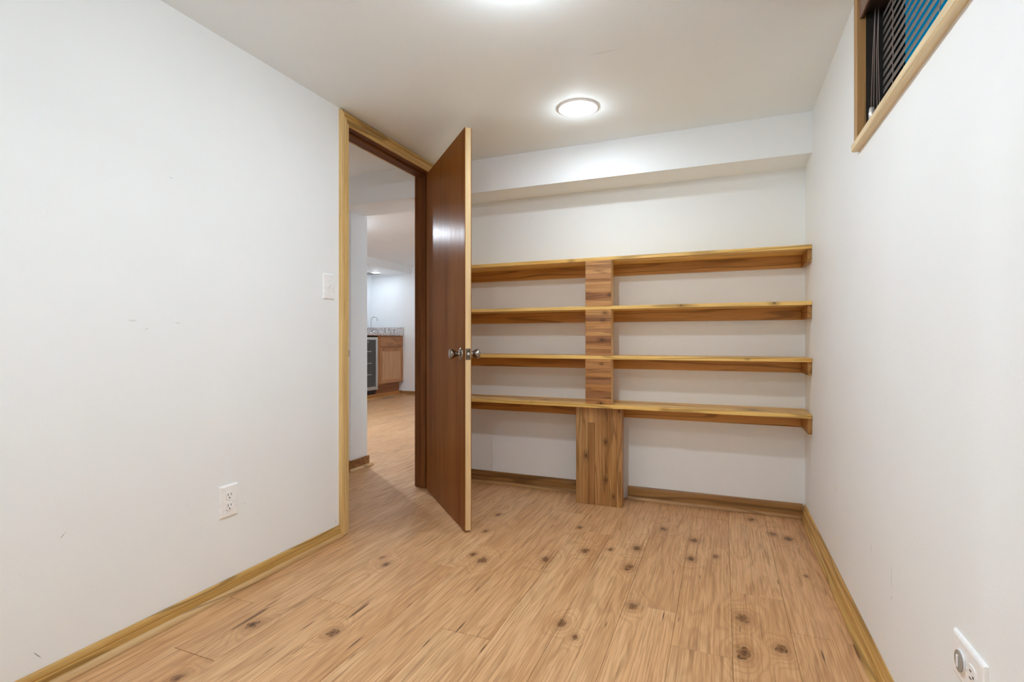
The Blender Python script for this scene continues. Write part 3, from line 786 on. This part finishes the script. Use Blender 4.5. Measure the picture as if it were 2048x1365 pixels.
# ------------------------------------------------------------------ wet bar beyond the doorway
XF = -5.25
plat = thing('bar_platform', 'low wooden plinth under the wet bar cabinets', 'plinth', (-5.6, 6.6, 0))
obj('deck', nb(HX0, XF-0.03, 4.6, HY1, 0, 0.062), M['oak_y'], plat, color=(0.75, 0.65, 0.6))
obj('fascia', nb(XF-0.03, XF-0.015, 4.6, HY1-0.0005, 0, 0.075, bev=0.002), M['oak_y'], plat, color=(1.05, 1.0, 0.75))
obj('shoe_moulding', nb(XF-0.015, XF-0.004, 4.6, HY1-0.013, 0, 0.018, bev=0.004), M['shoe'], plat)
cab = thing('base_cabinet', 'oak base cabinet with one drawer over a framed door', 'cabinet', (-5.55, 7.4, 0.062))
CYA, CYB, CZ0, CZ1 = 7.045, HY1-0.001, 0.224, 1.036
obj('carcass', nb(HX0+0.002, XF-0.018, CYA, CYB, 0.224, CZ1), M['oak_z'], cab)
obj('toe_kick', nb(HX0+0.002, XF-0.075, CYA, CYB, 0.062, 0.224), M['oak_y'], cab, color=(0.8, 0.7, 0.65))
for a, b, z0, z1, mt in ((CYA, CYA+0.045, CZ0, CZ1, 'oak_z'), (CYB-0.03, CYB, CZ0, CZ1, 'oak_z'), (CYA+0.045, CYB-0.03, CZ1-0.03, CZ1, 'oak_y'), (CYA+0.045, CYB-0.03, 0.828, 0.856, 'oak_y'), (CYA+0.045, CYB-0.03, CZ0, CZ0+0.03, 'oak_y')):
    obj('face_frame', nb(XF-0.018, XF, a, b, z0, z1), M[mt], cab)
obj('drawer', nb(XF, XF+0.018, CYA+0.036, CYB-0.012, 0.852, 1.012, bev=0.003), M['oak_y'], cab)
dr = obj('cabinet_door', nb(XF, XF+0.011, CYA+0.042, CYB-0.020, 0.246, 0.828), M['oak_panel'], cab)
for a, b, z0, z1, mt in ((CYA+0.034, CYA+0.092, 0.236, 0.838, 'oak_z'), (CYB-0.068, CYB-0.012, 0.236, 0.838, 'oak_z'), (CYA+0.092, CYB-0.068, 0.780, 0.838, 'oak_y'), (CYA+0.092, CYB-0.068, 0.236, 0.294, 'oak_y')):
    obj('door_rail', nb(XF+0.0005, XF+0.019, a, b, z0, z1, bev=0.003), M[mt], dr)
fr = thing('beverage_cooler', 'steel framed glass door beverage cooler under the bar counter', 'cooler', (-5.5, 6.75, 0.062))
FY0, FY1 = 6.44, 7.035
obj('body', nb(-5.80, XF-0.035, FY0, FY1, 0.115, 1.012), M['black'], fr)
obj('kick_grille', nb(-5.78, XF-0.045, FY0+0.01, FY1-0.01, 0.075, 0.115), M['black'], fr)
for yy in (FY0+0.03, FY1-0.03): obj('foot', lathe(bmesh.new(), [(0, 0), (0.016, 0), (0.016, 0.006), (0.010, 0.008), (0.010, 0.05), (0, 0.05)], (XF-0.06, yy, 0.0625), (0, 0, 1), 14), M['black'], fr)
cd = obj('glass_door', nb(XF-0.030, XF-0.008, FY0+0.05, FY1-0.05, 0.205, 0.965), M['cooler_glass'], fr)
for a, b, z0, z1 in ((FY0, FY0+0.05, 0.150, 1.012), (FY1-0.05, FY1, 0.150, 1.012), (FY0+0.05, FY1-0.05, 0.965, 1.012), (FY0+0.05, FY1-0.05, 0.150, 0.205)):
    obj('door_frame', nb(XF-0.034, XF, a, b, z0, z1, bev=0.003), M['steel'], cd)
for zz in (0.40, 0.585, 0.775):
    obj('rack_front', nb(XF-0.008, XF-0.005, FY0+0.06, FY1-0.16, zz, zz+0.008), M['steel'], fr)
obj('badge', nb(XF-0.008, XF-0.006, 6.78, 6.80, 0.925, 0.94), M['steel'], fr)
ct = thing('countertop', 'speckled grey granite counter with a low backsplash', 'countertop', (-5.55, 6.8, 1.038))
obj('slab', nb(HX0+0.001, -5.222, 4.6, HY1-0.001, 1.038, 1.074, bev=0.003), M['granite'], ct)
obj('backsplash', nb(HX0+0.001, -5.222, HY1-0.022, HY1-0.001, 1.0742, 1.188, bev=0.002), M['granite'], ct)
obj('backsplash', nb(HX0+0.001, HX0+0.022, 4.6, HY1-0.0225, 1.0742, 1.188, bev=0.002), M['granite'], ct)
fc = thing('bar_faucet', 'slim chrome gooseneck faucet on the granite counter', 'faucet', (-5.62, 7.33, 1.075))
fx, fy = -5.612, 7.33
obj('base', lathe(bmesh.new(), [(0, 0.02), (0.014, 0.02), (0.022, 0.008), (0.025, 0.0)], (fx, fy, 1.0745), (0, 0, 1), 20), M['chrome'], fc)
pts = [(fx, fy, 1.09)] + [(fx, fy, 1.09+0.22*k/4) for k in range(1, 5)] + [(fx+0.048-0.048*math.cos(a), fy+0.022*(1-math.cos(a)), 1.31+0.05*math.sin(a)) for a in [k*math.pi*1.1/8 for k in range(1, 9)]]
obj('spout', tube(bmesh.new(), pts, 0.0085, 10), M['chrome'], fc)
for dy in (-0.06, 0.06):
    obj('handle', tube(bmesh.new(), [(fx, fy+dy, 1.075), (fx, fy+dy, 1.105), (fx+0.03, fy+dy*1.25, 1.125)], [0.016, 0.012, 0.008], 10), M['chrome'], fc)
obj('air_register', nb(-5.18, -5.13, 7.05, 7.33, 0.0002, 0.004, bev=0.001), M['vent'])
ar = bpy.data.objects['air_register']; ar['label'] = 'small dark floor register in front of the bar plinth'; ar['category'] = 'register'
cv = obj('ceiling_vent', nb(-5.83, -5.60, 7.28, 7.60, 2.1215, 2.1248, bev=0.001), M['vent'])
cv['label'] = 'flat grey vent in the lowered ceiling over the bar'; cv['category'] = 'vent'

for o in bpy.data.objects:
    if '_o' in o: del o['_o']
